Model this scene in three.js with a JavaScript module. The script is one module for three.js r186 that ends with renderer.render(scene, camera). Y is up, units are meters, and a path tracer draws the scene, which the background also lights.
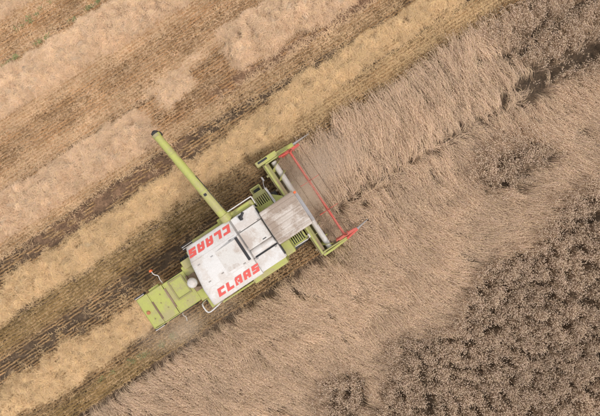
import * as THREE from 'three';
import { mergeGeometries, mergeVertices, toCreasedNormals } from 'three/addons/utils/BufferGeometryUtils.js';
import { RoundedBoxGeometry } from 'three/addons/geometries/RoundedBoxGeometry.js';
import { ImprovedNoise } from 'three/addons/math/ImprovedNoise.js';

// x = direction of travel, z = right-hand side of the harvester, y = up, metres
const scene = new THREE.Scene();
const HEAD = THREE.MathUtils.degToRad(33.5);
const camera = new THREE.PerspectiveCamera(54.37, 600 / 416, 0.1, 4000);
camera.position.set(0, 18, 0);
camera.up.set(Math.sin(HEAD), 0, -Math.cos(HEAD));
camera.lookAt(0, 0, 0);

// hazy, bright overcast sky with a veiled sun
{
  const W = 256, H = 128, d = new Float32Array(W * H * 4);
  for (let j = 0; j < H; j++) for (let i = 0; i < W; i++) {
    const e = Math.max(0, ((j + 0.5) / H - 0.5) * 2), b = 0.62 + 0.38 * Math.pow(e, 0.7), k = (j * W + i) * 4;
    d[k] = b * 1.0; d[k + 1] = b * 0.99; d[k + 2] = b * 0.985; d[k + 3] = 1;
  }
  const sky = new THREE.DataTexture(d, W, H, THREE.RGBAFormat, THREE.FloatType);
  sky.mapping = THREE.EquirectangularReflectionMapping; sky.magFilter = THREE.LinearFilter; sky.needsUpdate = true;
  scene.background = sky; scene.environment = sky; scene.backgroundIntensity = 0.7; scene.environmentIntensity = 0.7;
}
const sun = new THREE.DirectionalLight(0xfff6ee, 1.5);
sun.position.set(9, 26, 17); sun.target.position.set(0, 0, 0);
sun.castShadow = true; sun.shadow.radius = 22;
Object.assign(sun.shadow.camera, { left: -24, right: 24, top: 24, bottom: -24, near: 1, far: 90 });
sun.shadow.mapSize.set(4096, 4096);
scene.add(sun, sun.target);
const renderer = new THREE.WebGLRenderer({ antialias: true });
renderer.toneMapping = THREE.LinearToneMapping;
renderer.toneMappingExposure = 1.38;
renderer.shadowMap.enabled = true;

// ---------------------------------------------------------------- helpers
let seed = 20231;
const rnd = () => { seed = (seed + 0x6D2B79F5) | 0; let t = Math.imul(seed ^ (seed >>> 15), 1 | seed); t = (t + Math.imul(t ^ (t >>> 7), 61 | t)) ^ t; return ((t ^ (t >>> 14)) >>> 0) / 4294967296; };
const rr = (a, b) => a + (b - a) * rnd();
const gauss = () => (rnd() + rnd() + rnd() - 1.5) * 1.15;
const perlin = new ImprovedNoise();
const noise = (x, y, z = 0.37) => perlin.noise(x + 100.13, y + 57.71, z + 9.2);
const fbm = (x, y, z = 0.37) => 0.6 * noise(x, y, z) + 0.3 * noise(x * 2.1, y * 2.1, z + 4) + 0.15 * noise(x * 4.3, y * 4.3, z + 8);
const smooth = (a, b, x) => { const t = Math.min(1, Math.max(0, (x - a) / (b - a))); return t * t * (3 - 2 * t); };
const lerp = (a, b, t) => a + (b - a) * t;
const mix3 = (a, b, t) => [lerp(a[0], b[0], t), lerp(a[1], b[1], t), lerp(a[2], b[2], t)];
const V = (x, y, z) => new THREE.Vector3(x, y, z);
const std = (rgb, roughness = 0.8, o = {}) => new THREE.MeshStandardMaterial({ color: new THREE.Color().setRGB(...rgb), roughness, ...o });
const shade = (o) => { o.castShadow = true; o.receiveShadow = true; return o; };

function tileTexture(n, fn, srgb) {                       // fn(x, y, periodic noise) -> [r, g, b] 0..1
  const d = new Uint8Array(n * n * 4);
  for (let j = 0; j < n; j++) for (let i = 0; i < n; i++) {
    const c = fn(i / n, j / n), k = (j * n + i) * 4;
    for (let a = 0; a < 3; a++) d[k + a] = Math.max(0, Math.min(255, c[a] * 255));
    d[k + 3] = 255;
  }
  const t = new THREE.DataTexture(d, n, n); t.wrapS = t.wrapT = THREE.RepeatWrapping; t.magFilter = THREE.LinearFilter; t.minFilter = THREE.LinearMipmapLinearFilter;
  if (srgb) t.colorSpace = THREE.SRGBColorSpace;
  t.needsUpdate = true; return t;
}
function wrapNoise(f) {                                    // value noise that repeats every f cells
  const g = new Float32Array(f * f).map(() => rnd());
  return (x, y) => {
    const X = x * f, Y = y * f, i = Math.floor(X), j = Math.floor(Y), a = X - i, b = Y - j, u = a * a * (3 - 2 * a), v = b * b * (3 - 2 * b);
    const at = (p, q) => g[((q % f + f) % f) * f + (p % f + f) % f];
    return lerp(lerp(at(i, j), at(i + 1, j), u), lerp(at(i, j + 1), at(i + 1, j + 1), u), v);
  };
}

// ---------------------------------------------------------------- what grows or lies where
const CUT = 0.62;                                          // the cutter bar
const edgeLeft = (u) => -1.95 + 0.16 * noise(u * 0.9, 3.1) + 0.16 * noise(u * 3.1, 8.2) + 0.16 * noise(u * 7.3, 8.2) + smooth(8, 14, u) * 0.12;
const edgeRight = (u) => 2.22 + 0.05 * noise(u * 0.8, 13.1) + 0.03 * noise(u * 3.7, 1.9);
const inCrop = (u, v) => v > edgeRight(u) || (u > CUT + 0.12 * noise(v * 2.2, 0.4) && v > edgeLeft(u));

function polyDist(poly, u, v) {                            // signed distance, positive inside
  let d = 1e9, inside = false;
  for (let i = 0, j = poly.length - 1; i < poly.length; j = i++) {
    const [ax, ay] = poly[j], [bx, by] = poly[i], ex = bx - ax, ey = by - ay, t = Math.min(1, Math.max(0, ((u - ax) * ex + (v - ay) * ey) / (ex * ex + ey * ey)));
    d = Math.min(d, Math.hypot(u - ax - ex * t, v - ay - ey * t));
    if ((ay > v) !== (by > v) && u < (bx - ax) * (v - ay) / (by - ay) + ax) inside = !inside;
  }
  return inside ? d : -d;
}
const standA = [[-3.2, 9.6], [-0.8, 8.3], [-0.02, 6.65], [1.35, 7.5], [2.3, 7.9], [3.4, 7.2], [4.35, 6.75], [5.5, 6.6], [7.4, 7.05], [8.2, 6.3], [9.2, 6.05], [11.6, 5.9], [15, 4.2], [24, 4], [24, 26], [-14, 26], [-10, 19]];
const standB = [[-3.6, 7.0], [-2.4, 6.6], [-1.5, 7.2], [-2.2, 8.6], [-4.2, 9.6], [-5, 8.6]];
const standC = [[7.1, 2.9], [8.0, 2.35], [9.3, 2.3], [10.6, 3.3], [11.1, 4.3], [9.6, 4.7], [7.9, 4.5], [7.0, 3.7]];
const standD = [[8.8, -2.6], [9.8, -1.0], [10.6, 0.3], [10.9, 1.6], [11.3, 2.4], [13.4, 3.4], [26, 4.2], [26, -3.2], [12, -3.2]];
function upright(u, v) {                                   // 1 = standing crop, 0 = lodged
  const w = 0.35 * noise(u * 0.9, v * 0.9, 4.4) + 0.2 * noise(u * 2.6, v * 2.6, 1.4);
  const a = smooth(-0.12, 0.18, polyDist(standA, u, v) + w), b = smooth(-0.2, 0.4, polyDist(standB, u, v) + w) * 0.9;
  const c = smooth(-0.2, 0.3, polyDist(standC, u, v) + w * 1.5), d = smooth(-0.7, 1.5, polyDist(standD, u, v) + w * 2.4 - 0.5) * 0.7;
  return Math.max(a, b, c, d);
}
const gapLines = [[[10.9, 1.22], [12.2, 1.05], [13.9, 1.4], [15.5, 1.3], 0.42], [[9.9, -0.85], [10.9, -0.35], [11.7, -0.15], [12.6, -0.2], 0.26], [[12.9, -0.6], [14, -0.35], [15.2, -0.5], [16.4, -0.2], 0.24], [[0.15, 8.4], [0.35, 9.3], [0.1, 10], [-0.3, 10.6], 0.2]];
function gapAt(u, v) {                                     // narrow lanes where nothing grows
  let d = 9;
  for (const g of gapLines) for (let i = 0; i < 3; i++) {
    const [ax, ay] = g[i], [bx, by] = g[i + 1], ex = bx - ax, ey = by - ay, t = Math.min(1, Math.max(0, ((u - ax) * ex + (v - ay) * ey) / (ex * ex + ey * ey)));
    d = Math.min(d, Math.hypot(u - ax - ex * t, v - ay - ey * t) - g[4] * (0.8 + 0.5 * noise(u * 2, v * 2, 6.6)));
  }
  return d;
}
// tips of the lodged stalks: [u, v, heading of the tips in degrees, 90 = to the right of travel]
const flows = [[-12, 4, 66], [-8, 4, 62], [-9, 8, 55], [-4, 3.5, 72], [-4, 6, 66], [0, 3.5, 80], [0, 5.5, 70], [3, 3, 84], [3, 5, 72], [4.5, 6.2, 45], [6, 5.5, 38], [6, 2.4, 88], [8, 5.8, 30], [9, 3, 60], [11, 3.6, 66], [11, 5.2, 52], [13, 3, 78], [-2, 8, 60], [0, 7.4, 40], [-16, 6, 60], [10, 1.6, 96]];
function flow(u, v) {
  const part1 = v - ridge1(u) + 0.34 * gauss();
  if (Math.abs(part1) < 0.3 && rnd() < 0.16) return rr(-60, 60);
  if (part1 < 0) return -90 + 16 * noise(u * 0.35, v * 0.35, 2.2) + 8 * Math.sin(u * 0.4) + smooth(6, 12, u) * 14;
  let s = 0, c = 0;
  for (const [a, b, d] of flows) { const w = 1 / (0.4 + (u - a) ** 2 + (v - b) ** 2) ** 1.5, t = d * Math.PI / 180; s += w * Math.sin(t); c += w * Math.cos(t); }
  return Math.atan2(s, c) * 180 / Math.PI + 26 * noise(u * 0.45, v * 0.45, 7.7);
}
const ridge1 = (u) => 0.85 + 0.04 * u + 0.16 * noise(u * 0.9, 2.2), ridge2 = (u) => 5.45 + 0.045 * (u + 3) + 0.12 * noise(u * 1.1, 6.2);

// straw bands across the stubble: [v, half width, amount]
const bands = [[-14.0, 0.45, 0.8], [-12.75, 0.35, 0.45], [-10.2, 0.42, 1.5], [-8.2, 0.36, 1.25], [-5.85, 0.36, 0.9], [-5.35, 0.3, 0.4], [-3.05, 0.42, 1.1], [1.75, 0.4, 0.5], [-2.3, 0.4, 0.5], [-9.1, 0.5, 0.22]];
function litterAt(u, v) {
  const w = 0.12 * noise(u * 0.25, 4.2) + 0.06 * noise(u * 1.3, v * 1.3, 3.3);
  let a = 0.07 + 0.06 * smooth(-5.5, -7, v) + 0.2 * fbm(u * 0.35, v * 1.4, 5.5);
  for (const [c, h, k] of bands) {
    let kk = k;
    if (c === -3.05 && u < 0) kk *= 0.25;
    if (c === -2.3 && u > -1.5) kk *= 0.2;
    if (c === -5.35 || c === -4.8) kk *= smooth(-3, 2, u);
    a += kk * (1 - smooth(h * 0.55, h * 1.15, Math.abs(v - c + w))) * (0.75 + 0.5 * noise(u * 0.6, c, 2.1));
  }
  if (v > -2.2 && u < 1 && v < 2.2) a *= u > -7 ? 0.5 : 0.9;
  return a * (1 - 0.75 * bareAt(u, v)) * (1 - 0.7 * rutAt(u, v));
}
const bareAt = (u, v) => smooth(-2.5, 1.5, u) * (1 - smooth(0.2, 0.42, Math.abs(v + 6.18 - 0.02 * u + 0.12 * noise(u * 0.7, 2.7)))) + 0.75 * smooth(-1, -4, u) * smooth(-13, -9, u) * (1 - smooth(0.25, 0.55, Math.abs(v + 5.05 + 0.12 * noise(u * 0.6, 7.7))));
const rutLine = [-5.45, -2.72, -1.55, -0.95, -12.55, -7.62];
function rutAt(u, v) {
  let a = 0;
  a = Math.max(a, 1 - smooth(0.12, 0.28, Math.abs(v - (-5.35 + 0.06 * (u + 4) * (u > -4 ? 1 : -0.1)))) - (u > 8 ? 0.3 : 0));
  a = Math.max(a, 0.8 * smooth(-1, -3, u) * (1 - smooth(0.15, 0.35, Math.abs(v + 4.72 - 0.02 * (u + 6)))));
  a = Math.max(a, 0.9 * smooth(1, -3, u) * (1 - smooth(0.25, 0.5, Math.abs(v + 1.35))));
  a = Math.max(a, 0.6 * smooth(-6, -8, u) * (1 - smooth(0.1, 0.3, Math.abs(v + 0.85))));
  a = Math.max(a, 0.7 * smooth(-1, -4, u) * (1 - smooth(0.08, 0.22, Math.abs(v + 2.85 - 0.01 * u))));
  a = Math.max(a, 0.85 * smooth(2, 5, u) * (1 - smooth(0.07, 0.2, Math.abs(v + 3.5 + 0.06 * noise(u * 0.7, 2.2)))));
  a = Math.max(a, 0.55 * (1 - smooth(0.06, 0.16, Math.abs(v + 7.72 - 0.02 * u + 0.05 * noise(u * 0.6, 4.4)))), 0.5 * (1 - smooth(0.05, 0.15, Math.abs(v + 12.45 - 0.03 * u))));
  return Math.max(0, a) * (0.8 + 0.4 * noise(u * 0.8, v * 3, 1.1));
}

// ---------------------------------------------------------------- ground
const soilTex = (() => {
  const a = wrapNoise(9), b = wrapNoise(37), c = wrapNoise(113), d = wrapNoise(301);
  const f = (x, y) => 0.25 * a(x, y) + 0.3 * b(x, y) + 0.25 * c(x, y) + 0.2 * d(x, y);
  return { color: tileTexture(768, (x, y) => { const k = 0.55 + 0.75 * (f(x, y) - 0.2), w = d(y, x) > 0.86 ? 0.16 : 0; return [k + w, k * 0.99 + w * 0.85, k * 0.97 + w * 0.6]; }, true), bump: tileTexture(768, (x, y) => { const k = f(x, y); return [k, k, k]; }) };
})();
const axis = (lo, hi, step) => { const a = [-1500, -500, -180, -80, -45, -30]; for (let x = lo; x <= hi + 1e-6; x += step) a.push(x); a.push(30, 45, 80, 180, 500, 1500); return a; };
const groundH = (u, v) => (Math.abs(u) < 26 && Math.abs(v) < 22 ? -0.07 * rutAt(u, v) - 0.03 * bareAt(u, v) + 0.02 * noise(u * 1.7, v * 1.7, 3) : 0);
{
  const X = axis(-24, 24, 0.16), Z = axis(-20, 20, 0.12), pos = [], col = [], uv = [], idx = [];
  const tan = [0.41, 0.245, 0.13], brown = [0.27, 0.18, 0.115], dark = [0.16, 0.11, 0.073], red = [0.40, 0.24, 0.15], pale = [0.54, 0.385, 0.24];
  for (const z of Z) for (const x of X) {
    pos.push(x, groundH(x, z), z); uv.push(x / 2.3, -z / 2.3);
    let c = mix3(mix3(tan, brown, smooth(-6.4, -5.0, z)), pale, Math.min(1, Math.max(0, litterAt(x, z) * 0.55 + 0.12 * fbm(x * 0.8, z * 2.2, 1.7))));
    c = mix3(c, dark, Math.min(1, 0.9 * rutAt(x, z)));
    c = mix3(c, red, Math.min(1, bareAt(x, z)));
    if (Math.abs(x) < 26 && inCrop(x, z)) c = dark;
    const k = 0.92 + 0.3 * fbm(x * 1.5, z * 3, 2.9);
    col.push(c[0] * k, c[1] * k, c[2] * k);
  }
  const n = X.length;
  for (let j = 0; j + 1 < Z.length; j++) for (let i = 0; i + 1 < n; i++) { const a = j * n + i; idx.push(a, a + n, a + 1, a + 1, a + n, a + n + 1); }
  const g = new THREE.BufferGeometry();
  g.setAttribute('position', new THREE.Float32BufferAttribute(pos, 3)); g.setAttribute('uv', new THREE.Float32BufferAttribute(uv, 2)); g.setAttribute('color', new THREE.Float32BufferAttribute(col, 3));
  g.setIndex(idx); g.computeVertexNormals();
  const ground = shade(new THREE.Mesh(g, new THREE.MeshStandardMaterial({ vertexColors: true, map: soilTex.color, bumpMap: soilTex.bump, bumpScale: 0.03, roughness: 1 })));
  ground.name = 'ground'; ground.userData = { kind: 'structure', label: 'brown soil of the harvested grain field', category: 'ground' };
  scene.add(ground);
}

// ---------------------------------------------------------------- blades and stalks
class Strips {                                             // thin curved ribbons and ears with vertex colours
  constructor() { this.p = []; this.c = []; this.i = []; }
  ribbon(pts, w, col, side) {                              // side: unit vector across the ribbon
    const b = this.p.length / 3;
    pts.forEach((q, k) => {
      const ww = w * (k === pts.length - 1 ? 0.5 : 1);
      this.p.push(q.x - side.x * ww, q.y - side.y * ww, q.z - side.z * ww, q.x + side.x * ww, q.y + side.y * ww, q.z + side.z * ww);
      this.c.push(...col, ...col);
    });
    for (let k = 0; k + 1 < pts.length; k++) { const a = b + k * 2; this.i.push(a, a + 1, a + 2, a + 1, a + 3, a + 2); }
  }
  spike(a, d, len, r, col) {                               // an ear: a long double cone
    const b = this.p.length / 3, up = Math.abs(d.y) > 0.9 ? V(1, 0, 0) : V(0, 1, 0), s = V(0, 0, 0).crossVectors(d, up).normalize(), t = V(0, 0, 0).crossVectors(d, s);
    this.p.push(a.x, a.y, a.z, a.x + d.x * len, a.y + d.y * len, a.z + d.z * len); this.c.push(...col, ...col);
    for (let k = 0; k < 4; k++) { const q = k * Math.PI / 2 + 0.5, e = a.clone().addScaledVector(d, len * (0.35 + 0.1 * (k % 2))).addScaledVector(s, r * Math.cos(q)).addScaledVector(t, r * Math.sin(q)); this.p.push(e.x, e.y, e.z); this.c.push(...col); }
    for (let k = 0; k < 4; k++) { const m = b + 2 + k, n = b + 2 + (k + 1) % 4; this.i.push(b, n, m, b + 1, m, n); }
  }
  post(a, top, r, col, cap) {                              // a cut stalk: three-sided, closed on top
    const b = this.p.length / 3;
    for (let k = 0; k < 3; k++) { const q = k * 2.094 + 0.4, x = r * Math.cos(q), z = r * Math.sin(q); this.p.push(a.x + x, a.y, a.z + z, top.x + x, top.y, top.z + z); this.c.push(...col, ...cap); }
    for (let k = 0; k < 3; k++) { const m = b + k * 2, n = b + ((k + 1) % 3) * 2; this.i.push(m, m + 1, n, n, m + 1, n + 1); }
    this.i.push(b + 1, b + 5, b + 3);
  }
  geometry() {
    const g = new THREE.BufferGeometry();
    g.setAttribute('position', new THREE.Float32BufferAttribute(this.p, 3)); g.setAttribute('color', new THREE.Float32BufferAttribute(this.c, 3));
    g.setIndex(this.i); g.computeVertexNormals(); return g;
  }
}
const strawMat = new THREE.MeshStandardMaterial({ vertexColors: true, roughness: 0.75, side: THREE.DoubleSide });
const cropMat = new THREE.MeshStandardMaterial({ vertexColors: true, roughness: 0.8, side: THREE.DoubleSide });
const vary = (c, k) => { const s = 1 + k * gauss(); return [c[0] * s, c[1] * s * (1 + 0.04 * gauss()), c[2] * s * (1 + 0.08 * gauss())]; };

// instances are collected per variant and become one InstancedMesh each
class Spread {
  constructor(n, make) { this.geo = []; for (let k = 0; k < n; k++) this.geo.push(make(k)); this.list = this.geo.map(() => []); }
  add(k, m, c) { this.list[k % this.geo.length].push([m, c]); }
  build(name, material, parent, label, category) {
    if (label) { const g = new THREE.Group(); g.name = name; g.userData = { kind: 'stuff', label, category }; parent.add(g); parent = g; name = { stubble: 'cut_stalks', loose_straw: 'straw_bits', lodged_crop: 'lying_stalks', standing_crop: 'upright_stalks', green_weeds: 'weed_leaves', cut_crop: 'cut_stalks', dust: 'dust_specks' }[name]; }
    this.list.forEach((l, k) => {
      if (!l.length) return;
      const o = shade(new THREE.InstancedMesh(this.geo[k], material, l.length));
      l.forEach(([m, c], i) => { o.setMatrixAt(i, m); o.setColorAt(i, c); });
      o.name = k ? `${name}_${String(k).padStart(3, '0')}` : name;
      o.userData = { kind: 'stuff' };
      parent.add(o);
    });
  }
}
const Q = new THREE.Quaternion(), Q2 = new THREE.Quaternion(), YA = V(0, 1, 0);
const place = (x, y, z, yaw, sx = 1, sy = sx, sz = sx, lean = 0, leanTo = 0) => {
  Q.setFromAxisAngle(YA, yaw);
  if (lean) { Q2.setFromAxisAngle(V(Math.sin(leanTo), 0, -Math.cos(leanTo)), lean); Q.premultiply(Q2); }   // tips towards (cos, sin) of leanTo in (x, z)
  return new THREE.Matrix4().compose(V(x, y, z), Q, V(sx, sy, sz));
};
const tint = (c, k) => new THREE.Color().setRGB(c[0] * k, c[1] * k, c[2] * k);

// ---------------------------------------------------------------- stubble, in drill rows along the direction of travel
{
  const S = new Spread(6, () => {
    const s = new Strips();
    for (let k = 0; k < 64; k++) {
      const x = rr(-0.17, 0.17), z = 0.024 * gauss(), h = rr(0.07, 0.15);
      s.post(V(x, -0.02, z), V(x + 0.07 * gauss(), h, z + 0.035 * gauss()), rr(0.0045, 0.0075), vary([0.9, 0.86, 0.78], 0.12), vary([1.05, 1.02, 0.96], 0.1));
    }
    for (let k = 0; k < 40; k++) { const x = rr(-0.17, 0.17), a = 0.4 * gauss() + (rnd() < 0.5 ? 0 : Math.PI), l = rr(0.06, 0.18); s.ribbon([V(x, rr(0.01, 0.05), 0.03 * gauss()), V(x + l * Math.cos(a), rr(0.02, 0.09), l * Math.sin(a) * 0.6)], 0.006, vary([0.96, 0.92, 0.84], 0.12), V(-Math.sin(a), 0.3, Math.cos(a)).normalize()); }
    return s.geometry();
  });
  let n = 0;
  for (let v = -18; v < 2.25; v += 0.137) for (let u = -20; u < 20; u += 0.31) {
    const x = u + rr(-0.03, 0.03), z = v + 0.012 * gauss() + 0.03 * noise(u * 0.3, 5.5);
    if (inCrop(x, z) || (x > CUT - 0.3 && z > -2.1)) continue;
    if (inCrop(x, z + 0.05) && rnd() < 0.5) continue;
    const rut = rutAt(x, z), bare = bareAt(x, z);
    if (rnd() < 0.85 * bare || rnd() < 0.55 * rut) continue;
    const gold = smooth(-1, -4, x) * smooth(-3.3, -2.7, z) * smooth(-1.7, -2.1, z) + smooth(-5, -8, x) * smooth(1.2, 1.6, z);
    const c = mix3(mix3([0.73, 0.485, 0.28], [0.62, 0.425, 0.24], smooth(-6.4, -5, z)), [0.60, 0.44, 0.22], Math.min(1, gold));
    S.add(n++ + Math.floor(rnd() * 3), place(x, groundH(x, z), z, rnd() < 0.5 ? 0 : Math.PI, 1, (0.9 - 0.6 * rut) * (1 + 0.25 * noise(x, z * 4)) * (1 + 0.35 * gold), 1, 0.45 * rut + 0.25 * rnd(), rr(-0.8, 0.8)), tint(c, (0.88 + 0.3 * noise(x * 0.5, z * 1.5, 3.7) + 0.14 * gauss())));
  }
  S.build('stubble', strawMat, scene, 'short cut grain stubble in drill rows beside the harvester', 'stubble');
}

// ---------------------------------------------------------------- loose straw
const strawTuft = (n, R, lift, len, along = 0) => {
  const s = new Strips();
  for (let k = 0; k < n; k++) {
    const a = along ? 0.6 * gauss() : rr(0, Math.PI * 2), q = rr(0, 6.283), r = R * Math.sqrt(rnd()), l = rr(len * 0.5, len), x = r * Math.cos(q), z = r * Math.sin(q), y = rr(0.2, 1) * lift, e = rr(-0.35, 0.45) * lift, bend = 0.18 * l * gauss();
    const d = V(Math.cos(a), 0, Math.sin(a)), o = V(-Math.sin(a), 0, Math.cos(a)), c = V(x, y, z);
    s.ribbon([c.clone().addScaledVector(d, -l / 2).setY(y - e), c.clone().addScaledVector(o, bend).setY(y + 0.25 * lift * rnd()), c.clone().addScaledVector(d, l / 2).setY(y + e)], rr(0.0028, 0.0055), vary([1.0, 0.97, 0.92], 0.14), o.clone().setY(0.5 * gauss()).normalize());
  }
  return s.geometry();
};
{
  const S = new Spread(8, () => strawTuft(13, 0.24, 0.04, 0.16));
  for (let i = 0, n = 0; i < 130000; i++) {
    const x = rr(-19, 19), z = rr(-18, 2.2);
    if (inCrop(x, z) || (x > CUT - 0.2 && z > -2.2)) continue;
    const a = litterAt(x, z);
    if (rnd() > a * 1.05) continue;
    const warm = smooth(-6.5, -4, z);
    S.add(n++, place(x, groundH(x, z) + rr(0.01, 0.07), z, rr(-0.5, 0.5) + (rnd() < 0.5 ? 0.9 : -0.9) * (rnd() < 0.6 ? 1 : 0), rr(0.8, 1.25)), tint(mix3([0.76, 0.54, 0.35], [0.70, 0.5, 0.285], warm), 0.95 + 0.2 * noise(x * 0.8, z * 2, 6.1) + 0.12 * gauss()));
  }
  S.build('loose_straw', strawMat, scene, 'thin scatter of chopped straw lying over the stubble', 'straw');
}

// ---------------------------------------------------------------- straw swaths
const tuftGeo = []; for (let k = 0; k < 6; k++) tuftGeo.push(strawTuft(22, 0.13, 0.09, 0.34));
function swath(label, u0, u1, centre, half, height, c0, lumps = 1, ragged = 0, group = 'straw swaths left behind by the harvester') {
  const root = new THREE.Group(); root.name = swath.n ? `straw_swath_${String(swath.n).padStart(3, '0')}` : 'straw_swath'; swath.n = (swath.n || 0) + 1;
  const um = (u0 + u1) / 2; root.position.set(um, 0, centre(um)); root.userData = { label, category: 'straw swath', group };
  const z0 = swath.n * 3.7, oz = root.position.z;
  const H = (u, t) => {                                    // t = -1..1 across
    const end = smooth(u0, u0 + 0.5, u) * smooth(u1, u1 - 0.5, u), cross = Math.pow(Math.max(0, 1 - t * t), 0.55);
    return end * cross * height * (0.8 + lumps * (0.5 * noise(u * 0.9, t * 0.9, z0) + 0.6 * noise(u * 2.3, t * 2.2, z0 + 2) + 0.4 * noise(u * 5, t * 5, z0 + 5)));
  };
  const W = (u, side) => half(u) * (1 + ragged * (0.35 * noise(u * 0.55, side * 7, z0 + 9) + 0.35 * noise(u * 1.6, side * 9, z0 + 4)) + 0.16 * noise(u * 0.8, side * 3, z0) + 0.14 * noise(u * 2.4, side * 5, z0 + 1)) * (0.65 + 0.35 * smooth(u0, u0 + 0.35, u) * smooth(u1, u1 - 0.35, u));
  const at = (u, t) => centre(u) + t * W(u, t < 0 ? -1 : 1);
  const pos = [], idx = [], col = [], nu = Math.ceil((u1 - u0) / 0.14), nt = 16;
  for (let i = 0; i <= nu; i++) for (let j = 0; j <= nt; j++) {
    const u = lerp(u0, u1, i / nu), t = j / nt * 2 - 1, k = 0.62 + 0.2 * noise(u * 3, t * 6, z0);
    pos.push(u - um, Math.max(-0.03, H(u, t) - 0.03) + groundH(u, at(u, t)), at(u, t) - oz); col.push(c0[0] * k, c0[1] * k, c0[2] * k);
  }
  for (let i = 0; i < nu; i++) for (let j = 0; j < nt; j++) { const a = i * (nt + 1) + j; idx.push(a, a + 1, a + nt + 1, a + 1, a + nt + 2, a + nt + 1); }
  const g = new THREE.BufferGeometry(); g.setAttribute('position', new THREE.Float32BufferAttribute(pos, 3)); g.setAttribute('color', new THREE.Float32BufferAttribute(col, 3)); g.setIndex(idx); g.computeVertexNormals();
  const m = shade(new THREE.Mesh(g, strawMat)); m.name = 'straw_mound'; root.add(m);
  const S = new Spread(1, () => null); S.geo = tuftGeo; S.list = tuftGeo.map(() => []);
  const N = Math.round((u1 - u0) * half(um) * 2 * 115);
  for (let i = 0; i < N; i++) {
    const u = rr(u0 - 0.1, u1 + 0.1), t = Math.sin(rr(-1.5, 1.5)) * 1.04 + (0.05 + 0.22 * ragged) * gauss(), h = Math.max(0, H(u, t));
    if (h < 0.01 && rnd() < 0.5) continue;
    const z = centre(u) + t * W(u, t < 0 ? -1 : 1), k = 1 + 0.14 * noise(u * 1.3, z * 1.3, 8.1) + 0.12 * gauss();
    S.add(i, place(u - um, h - 0.035 + groundH(u, z), z - oz, rr(0, 6.28), rr(0.75, 1.2), rr(0.8, 1.3), rr(0.75, 1.2), rr(0, 0.35), rr(0, 6.28)), tint(c0, k));
  }
  S.build('straw_tangle', strawMat, root);
  scene.add(root); return root;
}
const PALE = [0.76, 0.56, 0.385], GOLD = [0.73, 0.53, 0.31];
swath('pale straw swath running into the top left corner of the field', -19, 8, () => -15.05, () => 0.8, 0.3, PALE);
swath('broad pale straw swath with green weeds along its far edge', -19, 9, (u) => -11.4 + 0.03 * u + 0.22, () => 0.86, 0.46, PALE, 1.2);
swath('pale straw swath that ends abruptly beyond the tip of the unloading tube', -19, -3.35, (u) => -6.85 + 0.02 * (u + 8), (u) => 0.8 + 0.05 * Math.sin(u), 0.44, PALE, 1.15);
swath('pale bulky straw swath resuming beyond the gap, top centre', 0.95, 19, (u) => -7.55 + 0.045 * (u - 1), () => 0.95, 0.48, PALE, 1.2);
swath('small loose pale straw heap lying in the gap between two swath ends', -2.7, -0.7, (u) => -7.35 - 0.1 * (u + 1.7), () => 0.36, 0.22, PALE, 1.1);
swath('thin strip of pale trampled straw beside the small straw heap', -3.2, 0.3, (u) => -8.0 - 0.06 * (u + 1.5), () => 0.12, 0.1, PALE, 1);
swath('golden straw swath passing under the unloading tube, nearest the uncut crop ahead', -19, 19, (u) => -3.78 - 0.45 * smooth(0, 6, u), (u) => 0.62 + 0.1 * smooth(-2, 2, u) - 0.24 * smooth(3, 7, u), 0.22, GOLD, 1.3, 1);
swath('fresh golden straw swath trailing behind the harvester, thin and uneven', -19, -6.6, (u) => 0.1 - 0.01 * (u + 8) + 0.1 * Math.sin(u * 0.5), (u) => 0.72 + 0.08 * Math.sin(u * 0.9), 0.16, GOLD, 1.4, 1);

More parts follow.
